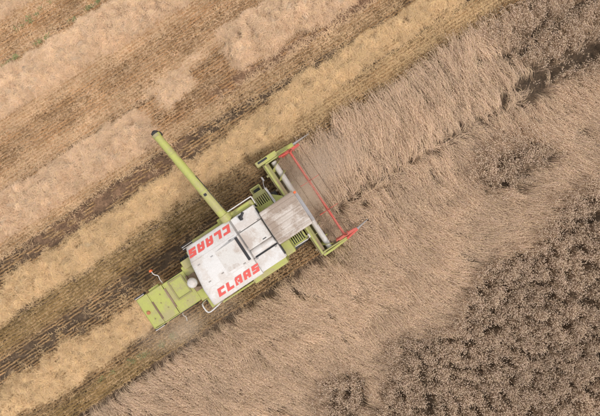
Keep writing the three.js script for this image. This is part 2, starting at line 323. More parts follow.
// ---------------------------------------------------------------- uncut crop
{
  const stem = [0.97, 0.93, 0.87], ear = [1.06, 1.03, 0.99], leaf = [0.88, 0.84, 0.77];
  const lodged = new Spread(8, () => {
    const s = new Strips();
    for (let k = 0; k < 9; k++) {
      const a = 0.26 * gauss(), L = rr(0.32, 0.85), top = rr(0.22, 0.44), bz = 0.11 * gauss(), bx = 0.13 * gauss(), d = V(Math.cos(a), 0, Math.sin(a)), o = V(-Math.sin(a), 0.3 * gauss(), Math.cos(a)).normalize(), P = (t) => V(bx, 0, bz).addScaledVector(d, L * Math.pow(t, 1.25)).setY(top * Math.sin(Math.min(1, t * 1.25) * Math.PI / 2) - 0.1 * Math.max(0, t - 0.7)).addScaledVector(V(-Math.sin(a), 0, Math.cos(a)), 0.05 * t * t * gauss());
      const pts = [0, 0.25, 0.55, 0.85].map(P); s.ribbon(pts, rr(0.0028, 0.0046), vary(stem, 0.16), o);
      const e = pts[3], f = e.clone().sub(pts[2]).normalize(); f.y -= rr(0, 0.35); f.normalize();
      s.spike(e, f, rr(0.07, 0.11), rr(0.009, 0.0125), vary(ear, 0.13));
      if (rnd() < 0.5) { const t = rr(0.3, 0.6), p = P(t), b = a + 0.8 * gauss(), l = rr(0.12, 0.25); s.ribbon([p, p.clone().add(V(l * 0.5 * Math.cos(b), 0.03, l * 0.5 * Math.sin(b))), p.clone().add(V(l * Math.cos(b), -0.04, l * Math.sin(b)))], 0.006, vary(leaf, 0.14), V(-Math.sin(b), 0.2, Math.cos(b)).normalize()); }
    }
    return s.geometry();
  });
  const stand = new Spread(8, () => {
    const s = new Strips();
    for (let k = 0; k < 7; k++) {
      const q = rr(0, 6.283), r = 0.055 * Math.sqrt(rnd()), a = rr(0, 6.283), h = rr(0.62, 0.86), out = rr(0.03, 0.13), d = V(Math.cos(a), 0, Math.sin(a)), b = V(r * Math.cos(q), 0, r * Math.sin(q)), o = V(-Math.sin(a), 0, Math.cos(a));
      const pts = [b, b.clone().addScaledVector(d, out * 0.25).setY(h * 0.6), b.clone().addScaledVector(d, out).setY(h)];
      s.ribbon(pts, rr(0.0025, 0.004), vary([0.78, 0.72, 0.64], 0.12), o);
      const f = d.clone().setY(rr(-0.9, 0.5)).normalize();
      s.spike(pts[2], f, rr(0.075, 0.11), rr(0.011, 0.015), vary(ear, 0.14));
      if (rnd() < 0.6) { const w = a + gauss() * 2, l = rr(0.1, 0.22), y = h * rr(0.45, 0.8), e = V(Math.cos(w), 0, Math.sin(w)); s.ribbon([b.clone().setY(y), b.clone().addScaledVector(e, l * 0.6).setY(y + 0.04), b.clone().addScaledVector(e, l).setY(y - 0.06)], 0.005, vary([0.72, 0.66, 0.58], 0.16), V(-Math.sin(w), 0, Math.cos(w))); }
    }
    return s.geometry();
  });
  const CROP = [0.71, 0.54, 0.395];
  let n = 0;
  for (let u = -20; u < 20; u += 0.112) for (let v = -2.6; v < 18.5; v += 0.112) {
    const x = u + rr(-0.056, 0.056), z = v + rr(-0.056, 0.056);
    if (z - 0.8 > 19 || !inCrop(x, z)) continue;
    if (Math.abs(x * 0.834 + z * 0.552) > 16 || Math.abs(-x * 0.552 + z * 0.834) > 12) continue;   // the piece of field that was surveyed
    const gap = gapAt(x, z); if (gap < 0) continue;
    const up = upright(x, z), k = 1 + 0.16 * noise(x * 0.4, z * 0.4, 2.8) + 0.1 * gauss();
    if (up > 0.2 + 0.6 * rnd()) {
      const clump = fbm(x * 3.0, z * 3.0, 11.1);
      if (clump < -0.125 - 0.1 * rnd() - 0.16 * noise(x * 0.55, z * 0.55, 9.4) - (z < 5.2 && x > 6 ? 0.07 : 0) && rnd() < 0.92) continue;
      const e = 0.1, gx = fbm((x + e) * 3.0, z * 3.0, 11.1) - fbm((x - e) * 3.0, z * 3.0, 11.1), gz = fbm(x * 3.0, (z + e) * 3.0, 11.1) - fbm(x * 3.0, (z - e) * 3.0, 11.1);
      const north = (z < 5.2 && x > 6 ? 1 : 0) * smooth(0.1, 0.5, gap), to = north && rnd() < 0.6 ? -1.57 + 0.7 * gauss() : Math.atan2(gz, gx), lean = Math.min(0.5, 0.9 * Math.hypot(gx, gz) + 0.2 * rnd()) + 0.5 * (1 - up) * rnd() + north * rr(0.05, 0.45);
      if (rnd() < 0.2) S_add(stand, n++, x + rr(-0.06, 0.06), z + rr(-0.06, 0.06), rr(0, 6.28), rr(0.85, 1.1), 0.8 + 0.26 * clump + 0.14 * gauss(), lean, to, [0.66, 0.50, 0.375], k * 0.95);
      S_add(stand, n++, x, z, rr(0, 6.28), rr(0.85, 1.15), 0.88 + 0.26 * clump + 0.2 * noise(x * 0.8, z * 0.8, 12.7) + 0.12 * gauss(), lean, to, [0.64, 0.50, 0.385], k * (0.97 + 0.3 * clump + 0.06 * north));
    } else {
      const f = flow(x, z) * Math.PI / 180, along = Math.cos(f) * x + Math.sin(f) * z, across = -Math.sin(f) * x + Math.cos(f) * z;
      const tear = noise(across * 3.8, along * 0.8, 5.9) + 0.5 * noise(across * 8, along * 1.5, 2.5);
      const wave = noise(x * 0.9, z * 0.9, 7.9) + 0.9 * noise(x * 0.45 + 0.3 * noise(x, z), z * 1.9, 14.2);
      const r1 = Math.abs(z - ridge1(x)), r2 = Math.abs(z - ridge2(x)), near = 1 - smooth(0.1, 0.45, r1), line = Math.max(near * (0.5 * noise(x * 1.2, 3.3, 3.3) - 0.1), (1 - smooth(0.04, 0.26, r2)) * smooth(-8, -2, x) * smooth(8, 6, x) * 0.7);
      if (tear < -0.34 + 0.4 * line - 0.22 * wave && rnd() < 0.94) continue;
      if (rnd() < 0.12) continue;
      S_add(lodged, n++, x, z, -(f + 0.2 * gauss() + 0.4 * noise(across * 2.4, along * 0.6, 1.3)), rr(0.85, 1.15), (0.95 + 0.45 * wave + 0.5 * tear) * (1 - 0.2 * line), 0, 0, CROP, k * (1 + 0.22 * noise(across * 5, along * 0.9, 3.1)));
    }
  }
  function S_add(S, n, x, z, yaw, s, sy, lean, to, c, k) { S.add(n + Math.floor(rnd() * 5), place(x, -0.01, z, yaw, s, s * Math.max(0.35, sy), s, lean, to), tint(c, k)); }
  lodged.build('lodged_crop', cropMat, scene, 'ripe tan grain crop lying flattened in combed waves ahead of the harvester', 'crop');
  stand.build('standing_crop', cropMat, scene, 'darker ripe grain still standing in ragged clumps at the right', 'crop');
}

// ---------------------------------------------------------------- green weeds in the stubble
{
  const S = new Spread(3, () => {
    const s = new Strips();
    for (let k = 0; k < 14; k++) { const a = rr(0, 6.28), l = rr(0.05, 0.13), d = V(Math.cos(a), 0, Math.sin(a)); s.ribbon([V(0, 0, 0), d.clone().multiplyScalar(l * 0.6).setY(rr(0.04, 0.1)), d.clone().multiplyScalar(l).setY(rr(0.02, 0.1))], 0.009, vary([0.62, 0.64, 0.32], 0.2), V(-Math.sin(a), 0, Math.cos(a))); }
    return s.geometry();
  });
  let n = 0;
  const put = (u0, u1, f, w, count) => { for (let k = 0; k < count; k++) { const x = rr(u0, u1), z = f(x) + w * gauss(); if (noise(x * 1.2, z * 1.5, 3.9) < -0.05) continue; S.add(n++, place(x, groundH(x, z) + 0.03, z, rr(0, 6.28), rr(0.7, 1.3)), tint([0.42, 0.42, 0.36], rr(0.8, 1.2))); } };
  put(-9.5, -6.2, () => 1.62, 0.1, 70); put(-12, -9.5, () => 1.55, 0.12, 16);
  put(-8.5, -5, () => -12.5, 0.08, 80); put(-4, -1.5, () => -12.55, 0.08, 60); put(-7, -3, () => -13.6, 0.15, 30); put(-6, -3.5, () => -10.95, 0.14, 10);
  S.build('green_weeds', new THREE.MeshStandardMaterial({ vertexColors: true, roughness: 0.7, side: THREE.DoubleSide }), scene, 'low green weeds between the stubble rows and swaths', 'weeds');
}

// ---------------------------------------------------------------- combine harvester
{
  const OX = -2.6, OZ = 0.12;
  const root = new THREE.Group(); root.name = 'combine_harvester'; root.position.set(OX, 0, OZ);
  root.userData = { label: 'yellow-green and white combine harvester cutting the crop, unloading tube swung out', category: 'combine harvester' };
  scene.add(root);
  function boxUV(g) {
    g = g.index ? g.toNonIndexed() : g;
    const p = g.attributes.position, n = g.attributes.normal, uv = new Float32Array(p.count * 2);
    for (let i = 0; i < p.count; i += 3) {
      let a = 0, b = 0, c = 0; for (let k = 0; k < 3; k++) { a += Math.abs(n.getX(i + k)); b += Math.abs(n.getY(i + k)); c += Math.abs(n.getZ(i + k)); }
      for (let k = 0; k < 3; k++) { const x = p.getX(i + k), y = p.getY(i + k), z = p.getZ(i + k), w = b >= a && b >= c ? [x, z] : a >= c ? [y, z] : [x, y]; uv[(i + k) * 2] = w[0] / 3; uv[(i + k) * 2 + 1] = w[1] / 3; }
    }
    g.setAttribute('uv', new THREE.BufferAttribute(uv, 2)); return g;
  }
  function part(name, geos, mat, parent = root, label) {
    const list = (Array.isArray(geos) ? geos : [geos]).map((g) => { g = boxUV(g); for (const k of Object.keys(g.attributes)) if (!['position', 'normal', 'uv'].includes(k)) g.deleteAttribute(k); return g; });
    const g = list.length > 1 ? mergeGeometries(list) : list[0];
    g.translate(-OX, 0, -OZ);
    const m = shade(new THREE.Mesh(g, mat)); m.name = name; if (label) m.userData.label = label;
    parent.add(m); return m;
  }
  const box = (u0, u1, h0, h1, v0, v1, r = 0.015) => new RoundedBoxGeometry(u1 - u0, h1 - h0, v1 - v0, 2, Math.min(r, (u1 - u0) / 2.2, (h1 - h0) / 2.2, (v1 - v0) / 2.2)).translate((u0 + u1) / 2, (h0 + h1) / 2, (v0 + v1) / 2);
  const rod = (a, b, r, r2 = r, n = 14) => { const d = b.clone().sub(a), g = new THREE.CylinderGeometry(r2, r, d.length(), n); g.applyQuaternion(new THREE.Quaternion().setFromUnitVectors(YA, d.clone().normalize())); return g.translate((a.x + b.x) / 2, (a.y + b.y) / 2, (a.z + b.z) / 2); };
  const bent = (pts, r, n = 24) => new THREE.TubeGeometry(new THREE.CatmullRomCurve3(pts, false, 'centripetal'), n, r, 8);
  const plan = (outline, h0, h1, bevel = 0.01) => {        // outline in (u, v), extruded upwards
    const s = new THREE.Shape(outline.map(([u, v]) => new THREE.Vector2(u, -v)));
    return new THREE.ExtrudeGeometry(s, { depth: h1 - h0 - 2 * bevel, bevelEnabled: bevel > 0, bevelThickness: bevel, bevelSize: bevel, bevelOffset: -bevel, bevelSegments: 2 }).rotateX(-Math.PI / 2).translate(0, h0 + bevel, 0);
  };
  const side = (outline, v0, v1, bevel = 0.01) => {        // outline in (u, h), extruded across
    const s = new THREE.Shape(outline.map(([u, h]) => new THREE.Vector2(u, h)));
    return new THREE.ExtrudeGeometry(s, { depth: v1 - v0 - 2 * bevel, bevelEnabled: bevel > 0, bevelThickness: bevel, bevelSize: bevel, bevelOffset: -bevel, bevelSegments: 2 }).translate(0, 0, v0 + bevel);
  };
  // paint with settled dust and grime
  const grime = (base, dust, amount, streak = 0, n = 512) => {
    const a = wrapNoise(5), b = wrapNoise(13), c = wrapNoise(47), d = wrapNoise(151), s1 = wrapNoise(61), s2 = wrapNoise(4);
    return tileTexture(n, (x, y) => {
      const f = 0.45 * a(x, y) + 0.3 * b(x, y) + 0.15 * c(x, y) + 0.1 * d(x, y), st = s1(y * 1, 0.3) * 0.6 + s2(x, y) * 0.4;
      let k = amount * (smooth(0.38, 0.68, f) + 0.25 * d(x, y)) + streak * smooth(0.35, 0.75, st) * (0.5 + 0.5 * b(x, y));
      k = Math.min(1, k); const g = 0.97 + 0.06 * d(y, x);
      return mix3(base, dust, k).map((q) => q * g);
    }, true);
  };
  const DUST = [0.71, 0.655, 0.6];
  const paint = (base, amount, rough = 0.5, dust = DUST, streak = 0) => new THREE.MeshStandardMaterial({ map: grime(base, dust, amount, streak), roughness: rough });
  const WHITE = paint([0.865, 0.86, 0.86], 0.6, 0.45, [0.78, 0.74, 0.71]), WHITE2 = paint([0.85, 0.84, 0.83], 0.8, 0.6, [0.73, 0.68, 0.645]);
  const GREEN = paint([0.70, 0.72, 0.385], 0.75, 0.5, [0.67, 0.63, 0.47]), GREEN2 = paint([0.69, 0.705, 0.40], 0.85, 0.6, [0.64, 0.605, 0.46]), OLIVE = paint([0.6, 0.59, 0.39], 0.9, 0.7, [0.56, 0.49, 0.39]);
  const CAB = paint([0.82, 0.79, 0.765], 0.75, 0.8, [0.62, 0.555, 0.505], 0.4);
  const RED = paint([0.80, 0.33, 0.29], 0.45, 0.6, [0.74, 0.5, 0.44]), LETTER = std([0.68, 0.10, 0.085], 0.5), BLACK = std([0.03, 0.03, 0.035], 0.6), RUBBER = std([0.05, 0.047, 0.044], 0.9), STEEL = paint([0.62, 0.62, 0.64], 0.5, 0.45, [0.6, 0.55, 0.5]), DUSTY = paint([0.47, 0.39, 0.32], 0.8, 0.9, [0.58, 0.5, 0.42]), LAMP = std([0.75, 0.16, 0.05], 0.35), WOOD = paint([0.45, 0.36, 0.29], 0.6, 0.85, [0.55, 0.46, 0.38]);
  const GLASS = new THREE.MeshPhysicalMaterial({ color: new THREE.Color().setRGB(0.75, 0.82, 0.82), transmission: 1, roughness: 0.08, thickness: 0, ior: 1.5 });

  // chassis, sides
  const body = part('main_body', [box(-4.5, -1.35, 0.85, 2.8, -0.98, 1.18, 0.04), box(-1.4, -0.3, 1.35, 1.75, -0.6, 0.66, 0.04)], GREEN);
  part('chassis_beam', [box(-6.4, -0.9, 0.72, 0.9, -0.55, -0.4), box(-6.4, -0.9, 0.72, 0.9, 0.55, 0.7), box(-1.4, -1.1, 0.6, 0.9, -1.0, 1.15), box(-5.15, -4.95, 0.42, 0.8, -0.75, 0.9)], BLACK);
  part('side_panel', box(-2.95, -1.46, 1.2, 2.86, 1.2, 1.46, 0.05), GREEN);
  part('side_panel', box(-4.45, -3.0, 1.0, 2.4, 1.18, 1.30, 0.04), GREEN2);
  part('side_rail', [box(-4.5, -3.0, 2.26, 2.34, 1.36, 1.43, 0.02), box(-4.4, -4.34, 2.2, 2.27, 1.28, 1.4), box(-3.2, -3.14, 2.2, 2.27, 1.28, 1.4)], GREEN);
  part('side_rail', [box(-4.12, -2.5, 2.55, 2.66, -1.24, -1.13, 0.03), box(-4.0, -3.92, 2.5, 2.58, -1.2, -0.95), box(-2.9, -2.82, 2.5, 2.58, -1.2, -0.95)], GREEN);
  const ladder = part('rear_ladder', [box(-4.62, -4.1, 2.5, 2.55, -1.27, -1.24, 0.008), box(-4.62, -4.1, 2.5, 2.55, -1.12, -1.09, 0.008), box(-4.18, -4.1, 2.48, 2.54, -1.26, -0.95)], BLACK);
  for (const v of [-1.225, -1.155]) part('ladder_rung', box(-4.6, -4.12, 2.53, 2.57, v, v + 0.028, 0.008), WHITE, ladder);

  // white rear hood
  const prof = [[-1.09, 2.62], [-1.09, 3.24], [-1.07, 3.3], [-1.0, 3.355], [-0.5, 3.45], [-0.46, 3.462], [0.58, 3.462], [0.62, 3.45], [1.15, 3.355], [1.23, 3.3], [1.25, 3.24], [1.25, 2.62]];
  {
    const us = []; for (let k = 0; k <= 10; k++) us.push(-2.42 - k * 0.175); for (let k = 1; k <= 8; k++) us.push(-1);
    const pos = [], idx = [], np = prof.length, N = 19;
    for (let k = 0; k < N; k++) prof.forEach(([v, h]) => {
      const rear = -4.33 - 0.125 * (v + 1) + 0.05 * ((v - 0.1) ** 2) - 0.03; let u, y = h;
      if (k <= 10) u = lerp(-2.42, rear + 0.22, k / 10);
      else { const a = (k - 10) / 8 * Math.PI / 2; u = rear + 0.22 - 0.22 * Math.sin(a); y = Math.max(2.62, h - 0.13 * (1 - Math.cos(a))); if (k === N - 1) y = Math.min(y, 2.62 + (y - 2.62) * 0.4); }
      pos.push(u, y, v);
    });
    for (let k = 0; k + 1 < N; k++) for (let j = 0; j + 1 < np; j++) { const a = k * np + j; idx.push(a, a + np, a + 1, a + 1, a + np, a + np + 1); }
    const c0 = pos.length / 3; pos.push(-2.42, 2.62, 0.08); for (let j = 0; j + 1 < np; j++) idx.push(c0, j, j + 1);   // front wall
    const g = new THREE.BufferGeometry(); g.setAttribute('position', new THREE.Float32BufferAttribute(pos, 3)); g.setIndex(idx.reverse());
    g.computeVertexNormals();
    var hood = part('rear_hood', toCreasedNormals(g, 0.5), WHITE);
  }
  // raised scoop with a dark opening towards the cab
  part('air_scoop', side([[-3.4, 3.45], [-2.56, 3.45], [-2.56, 3.60], [-2.66, 3.605], [-3.4, 3.475]], -0.36, 0.52, 0.012), WHITE2, hood);
  part('scoop_opening', box(-2.565, -2.47, 3.4, 3.53, -0.4, 0.56, 0.01), BLACK, hood);
  part('scoop_edge', box(-2.47, -2.40, 3.3, 3.50, -0.42, 0.58, 0.012), WHITE2, hood);
  for (const [u0, u1, v0, v1, h] of [[-4.35, -2.5, -0.505, -0.485, 3.452], [-4.4, -2.5, 0.605, 0.625, 3.45], [-3.44, -3.42, -0.47, 0.59, 3.462], [-3.35, -3.33, 0.64, 1.1, 3.40]]) part('panel_seam', box(u0, u1, h - 0.03, h + 0.008, v0, v1, 0.004), WHITE2, hood);
  // lettering on both slopes
  {
    const L = {
      C: [[[0, 0], [1, 0], [1, 0.3], [0.42, 0.3], [0.42, 0.7], [1, 0.7], [1, 1], [0, 1]]],
      L: [[[0, 0], [1, 0], [1, 0.32], [0.42, 0.32], [0.42, 1], [0, 1]]],
      A: [[[0, 0], [0.38, 0], [0.38, 0.26], [0.62, 0.26], [0.62, 0], [1, 0], [1, 1], [0.14, 1], [0, 0.84]], [[0.38, 0.52], [0.62, 0.52], [0.62, 0.72], [0.38, 0.72]]],
      S: [[[0, 0], [1, 0], [1, 0.6], [0.42, 0.6], [0.42, 0.7], [1, 0.7], [1, 1], [0, 1], [0, 0.4], [0.58, 0.4], [0.58, 0.3], [0, 0.3]]],
    };
    const w = 0.285, h = 0.29, gap = 0.08, sl = 0.1;
    const put = (base, flip, tilt) => [...'CLAAS'].forEach((ch, i) => {
      const toV = ([x, y]) => new THREE.Vector2(x * w + y * sl + i * (w + gap), y * h), s = new THREE.Shape(L[ch][0].map(toV));
      if (L[ch][1]) s.holes.push(new THREE.Path(L[ch][1].map(toV)));
      const g = new THREE.ExtrudeGeometry(s, { depth: 0.004, bevelEnabled: false }).rotateX(-Math.PI / 2);
      if (flip) g.rotateY(Math.PI);
      g.rotateX(tilt); g.translate(...base);
      part('letter', g, LETTER, hood);
    });
    put([-4.2, 3.374, 1.085], false, Math.atan2(0.095, 0.53));
    put([-2.46, 3.373, -0.945], true, -Math.atan2(0.095, 0.5));
  }
  // grain tank deck between hood and cab
  const deck = part('tank_deck', [box(-2.42, -1.37, 2.7, 3.16, -1.06, 1.2, 0.02)], WHITE);
  part('deck_panel', box(-2.36, -1.38, 3.1, 3.3, -1.04, -0.47, 0.025), WHITE, deck);
  part('tank_lid', box(-2.36, -1.4, 3.1, 3.34, -0.45, 0.28, 0.03), WHITE2, deck, 'dusty lid of the grain tank');
  part('lid_handle', box(-1.75, -1.6, 3.33, 3.36, 0.19, 0.22, 0.01), BLACK, deck);
  { const g = new THREE.CylinderGeometry(0.3, 0.3, 0.96, 28, 1, false, 0, Math.PI / 2).rotateZ(Math.PI / 2); part('rolled_cover', new THREE.CylinderGeometry(0.15, 0.15, 0.95, 28).rotateZ(Math.PI / 2).scale(1, 1.05, 1).translate(-1.88, 3.16, 0.43), WHITE, deck); g.dispose(); }
  part('cover_gap', box(-2.34, -1.4, 3.12, 3.175, 0.575, 0.64, 0.006), BLACK, deck);
  part('deck_panel', box(-2.42, -1.40, 3.1, 3.24, 0.64, 1.21, 0.025), WHITE, deck);
  part('deck_front_strip', box(-1.385, -1.345, 2.9, 3.2, -0.9, 1.1, 0.006), BLACK, deck);
  part('engine_side_panel', box(-2.3, -1.34, 2.5, 3.1, -1.28, -1.06, 0.04), GREEN);
  const rail = part('guard_rail', [rod(V(-2.4, 3.28, -1.34), V(-1.26, 3.28, -1.34), 0.022), rod(V(-2.4, 3.28, -1.34), V(-2.4, 3.28, -1.02), 0.022), rod(V(-1.26, 3.28, -1.34), V(-1.26, 3.28, -1.05), 0.02), rod(V(-2.36, 2.7, -1.34), V(-2.36, 3.28, -1.34), 0.02), rod(V(-1.3, 2.7, -1.34), V(-1.3, 3.28, -1.34), 0.02), rod(V(-2.36, 2.7, -1.34), V(-2.36, 2.7, -0.9), 0.02), rod(V(-1.3, 2.7, -1.34), V(-1.3, 2.7, -1.0), 0.02)], WHITE);
  part('marker_lamp', new THREE.CylinderGeometry(0.05, 0.055, 0.09, 16).translate(-2.38, 3.31, -1.2), LAMP, rail);
  const ex = part('exhaust_pipe', [rod(V(-1.98, 3.25, -0.84), V(-1.98, 3.52, -0.84), 0.055), bent([V(-1.98, 3.5, -0.84), V(-1.96, 3.57, -0.86), V(-1.86, 3.6, -0.94), V(-1.78, 3.6, -1.0)], 0.05), box(-2.05, -1.93, 3.3, 3.42, -0.98, -0.8, 0.02)], BLACK);

  // cab
  const cab = part('cab', [box(-1.27, 0.02, 1.72, 2.15, -0.6, 0.64, 0.03), ...[[-1.25, -0.58], [-1.25, 0.56], [-0.06, -0.58], [-0.06, 0.56]].map(([u, v]) => box(u, u + 0.06, 2.1, 3.5, v, v + 0.06, 0.01))], GREEN2);
  const roof = part('cab_roof', [box(-1.335, 0.1, 3.47, 3.63, -0.665, 0.70, 0.06)], CAB, cab, 'cab roof under a layer of streaked dust');
  for (const v of [-0.5, -0.3, -0.1, 0.1, 0.3, 0.52]) part('roof_rib', box(-1.28, 0.04, 3.61, 3.642, v, v + 0.035, 0.012), CAB, roof);
  part('roof_visor', box(0.09, 0.23, 3.36, 3.5, -0.60, 0.64, 0.03), STEEL, cab);
  for (const v of [-0.62]) part('roof_lamp', box(0.1, 0.2, 3.45, 3.54, v, v + 0.09, 0.02), LAMP, cab);
  part('windscreen', box(0.0, 0.012, 2.15, 3.47, -0.52, 0.56, 0.004), GLASS, cab);
  part('side_window', box(-1.18, -0.06, 2.15, 3.47, -0.575, -0.565, 0.004), GLASS, cab);
  part('side_window', box(-1.18, -0.06, 2.15, 3.47, 0.605, 0.615, 0.004), GLASS, cab);
  part('driver_seat', [box(-0.95, -0.5, 2.1, 2.45, -0.2, 0.28, 0.06), box(-1.05, -0.9, 2.4, 3.0, -0.2, 0.28, 0.06)], BLACK, cab);

  // platforms beside the cab
  const pl = part('left_platform', [box(-1.36, -0.76, 1.9, 1.98, -0.92, -0.62, 0.02), box(-1.36, -0.76, 1.9, 1.98, -1.42, -1.27, 0.02), box(-1.36, -1.29, 1.9, 1.975, -1.3, -0.9, 0.01), box(-0.83, -0.76, 1.9, 1.975, -1.3, -0.9, 0.01)], GREEN);
  pl.name = 'cab_platform';
  for (let k = 0; k < 5; k++) part('slat', box(-1.262 + k * 0.088, -1.215 + k * 0.088, 1.915, 1.97, -1.28, -0.9, 0.008), GREEN, pl);
  const st = part('entry_step', [box(-1.27, -0.86, 1.6, 1.65, -1.68, -1.44, 0.01), box(-1.29, -1.24, 1.55, 1.86, -1.70, -1.42, 0.015), box(-0.89, -0.84, 1.55, 1.86, -1.70, -1.42, 0.015), box(-1.29, -0.84, 1.78, 1.86, -1.72, -1.66, 0.015), box(-1.29, -0.84, 1.8, 1.93, -1.48, -1.40, 0.015)], GREEN);
  part('step_mat', box(-1.2, -0.93, 1.65, 1.66, -1.62, -1.5, 0.004), BLACK, st);
  part('front_fender', plan([[-0.72, -1.15], [-0.66, -0.62], [-0.28, -0.62], [-0.32, -0.8]], 1.85, 1.9), GREEN);
  const hr = part('hand_rail', [bent([V(-0.72, 1.95, -1.40), V(-0.71, 2.5, -1.40), V(-0.70, 2.62, -1.33), V(-0.66, 2.64, -0.95), V(-0.64, 2.6, -0.74)], 0.024), box(-0.74, -0.66, 1.9, 2.06, -1.42, -0.7, 0.02)], WHITE);
  const mir = part('wing_mirror', [bent([V(-0.7, 2.6, -1.36), V(-0.66, 2.75, -1.5), V(-0.57, 2.8, -1.66)], 0.012), box(-0.6, -0.54, 2.6, 2.9, -1.76, -1.6, 0.02)], STEEL);
  const pr = part('cab_platform', [box(-1.3, -0.4, 1.86, 1.93, 0.66, 0.78, 0.02), box(-1.3, -0.4, 1.86, 1.93, 1.1, 1.2, 0.02), box(-1.3, -1.22, 1.86, 1.925, 0.76, 1.12, 0.01), box(-0.48, -0.4, 1.86, 1.925, 0.76, 1.12, 0.01)], GREEN);
  for (let k = 0; k < 8; k++) part('slat', box(-1.2 + k * 0.09, -1.155 + k * 0.09, 1.87, 1.92, 0.77, 1.11, 0.008), GREEN, pr);
  part('hand_rail', bent([V(-0.42, 1.92, 1.17), V(-0.42, 2.3, 1.17), V(-0.46, 2.36, 1.16), V(-0.9, 2.36, 1.15), V(-1.0, 2.3, 1.15), V(-1.02, 1.92, 1.15)], 0.024), WHITE);
  part('wing_mirror', [bent([V(-0.42, 2.3, 1.16), V(-0.36, 2.5, 1.14), V(-0.28, 2.55, 1.1)], 0.012), box(-0.32, -0.25, 2.35, 2.7, 0.98, 1.14, 0.02)], WHITE);
  part('corner_panel', box(-1.38, -1.0, 2.3, 2.9, 0.72, 1.25, 0.04), GREEN);
  part('feeder_house', side([[-1.3, 1.0], [-0.15, 0.3], [-0.02, 0.35], [-0.02, 0.9], [-0.5, 1.35], [-1.3, 1.6]], -0.5, 0.6, 0.02), OLIVE);

  // unloading tube
  const A = V(-2.44, 3.3, -1.12), B = V(-2.77, 3.92, -4.86), D = B.clone().sub(A).normalize(), along = (t) => A.clone().lerp(B, t);
  const tube = part('unloading_tube', [rod(A, B, 0.175, 0.135, 28), rod(along(-0.01), along(0.05), 0.2, 0.2, 28)], GREEN, root, 'long yellow-green unloading tube swung out to the left');
  part('tube_collar', rod(along(0.985), along(1.012), 0.15, 0.15, 24), GREEN2, tube); part('tube_collar', rod(along(0.33), along(0.345), 0.168, 0.168, 24), GREEN2, tube);
  part('tube_bracket', [box(-0.05, 0.05, 0, 0.06, -0.045, 0.045).translate(along(0.30).x, along(0.30).y + 0.14, along(0.30).z)], BLACK, tube);
  part('rubber_spout', [rod(along(1.0), along(1.035), 0.13, 0.12, 20), rod(along(1.02), along(1.02).add(V(0, -0.42, -0.03)), 0.12, 0.14, 20)], RUBBER, tube);
  part('tube_turret', [new THREE.CylinderGeometry(0.2, 0.22, 0.95, 24).translate(-2.44, 2.85, -1.22), box(-2.86, -2.3, 2.4, 2.95, -1.34, -1.05, 0.05)], GREEN);

  part('tube_hose', bent([0.06, 0.15, 0.25, 0.36, 0.5].map((t, i) => along(t).add(V(0.155 + 0.012 * (i % 2), 0.06, 0))), 0.014, 40), RUBBER, tube);
  for (const t of [0.55, 0.78]) part('weld_seam', rod(along(t), along(t + 0.004), 0.163 - 0.022 * t * 0.9 + 0.004, 0.163 - 0.022 * t * 0.9 + 0.004, 24), GREEN2, tube);
  for (const [u, v, h] of [[-4.15, -0.3, 3.463], [-4.15, 0.42, 3.463], [-3.6, -0.3, 3.463], [-3.6, 0.42, 3.463], [-2.75, -0.43, 3.463], [-2.75, 0.565, 3.463]]) part('hood_latch', box(u - 0.05, u + 0.05, h - 0.01, h + 0.014, v - 0.018, v + 0.018, 0.006), STEEL, hood);
  for (const [u, v] of [[-2.3, -0.5], [-1.5, -0.5], [-2.3, 0.68], [-1.5, 0.68]]) part('deck_hinge', box(u - 0.045, u + 0.045, 3.22, v < 0 ? 3.312 : 3.252, v - 0.02, v + 0.02, 0.006), STEEL, deck);
  // straw hood at the rear
  const sh = part('straw_hood', [
    side([[-7.36, 1.0], [-7.4, 1.1], [-7.4, 2.06], [-7.34, 2.12], [-6.86, 2.18], [-6.86, 1.0]], -0.52, 0.82, 0.025),
    side([[-6.855, 1.0], [-6.855, 2.14], [-6.83, 2.2], [-6.16, 2.26], [-6.14, 1.0]], -0.5, 0.81, 0.02),
    side([[-6.135, 1.0], [-6.135, 2.22], [-6.1, 2.29], [-5.12, 2.36], [-5.1, 1.0]], -0.48, 0.82, 0.02),
    box(-5.14, -4.5, 1.0, 2.34, -0.62, 0.92, 0.03), box(-5.0, -4.5, 2.3, 2.46, -0.80, -0.45, 0.03), box(-6.75, -6.3, 1.95, 2.12, -0.6, -0.48, 0.02)], GREEN);
  part('hood_seam', box(-6.865, -6.79, 2.1, 2.222, -0.12, 0.66, 0.008), DUSTY, sh);
  part('hood_seam', box(-6.145, -6.07, 2.2, 2.316, -0.3, 0.56, 0.008), DUSTY, sh);
  part('hood_rib', box(-6.83, -6.79, 2.16, 2.218, -0.48, 0.79, 0.01), GREEN, sh);
  part('hood_rib', box(-6.11, -6.07, 2.24, 2.312, -0.46, 0.8, 0.01), GREEN, sh);
  part('edge_strip', box(-7.3, -5.2, 2.02, 2.2, 0.82, 0.855, 0.01), GREEN2, sh);
  part('edge_gap', box(-6.7, -5.4, 2.0, 2.16, 0.855, 0.885, 0.006), BLACK, sh);
  const fr = part('inspection_hatch', [box(-5.84, -5.28, 2.3, 2.345, -0.38, 0.36, 0.01)], GREEN2, sh);
  part('hatch_frame', [box(-5.88, -5.82, 2.3, 2.375, -0.42, 0.4, 0.012), box(-5.30, -5.24, 2.3, 2.385, -0.42, 0.4, 0.012), box(-5.84, -5.28, 2.3, 2.38, -0.42, -0.36, 0.012), box(-5.84, -5.28, 2.3, 2.38, 0.34, 0.4, 0.012)], OLIVE, sh);
  for (const [u, v] of [[-6.4, -0.2], [-6.4, 0.4], [-6.55, 0.1], [-5.6, 0.6], [-7.1, 0.5]]) part('bolt', new THREE.CylinderGeometry(0.022, 0.022, 0.03, 10).translate(u, 2.25 + 0.085 * (u + 6.4), v), OLIVE, sh);
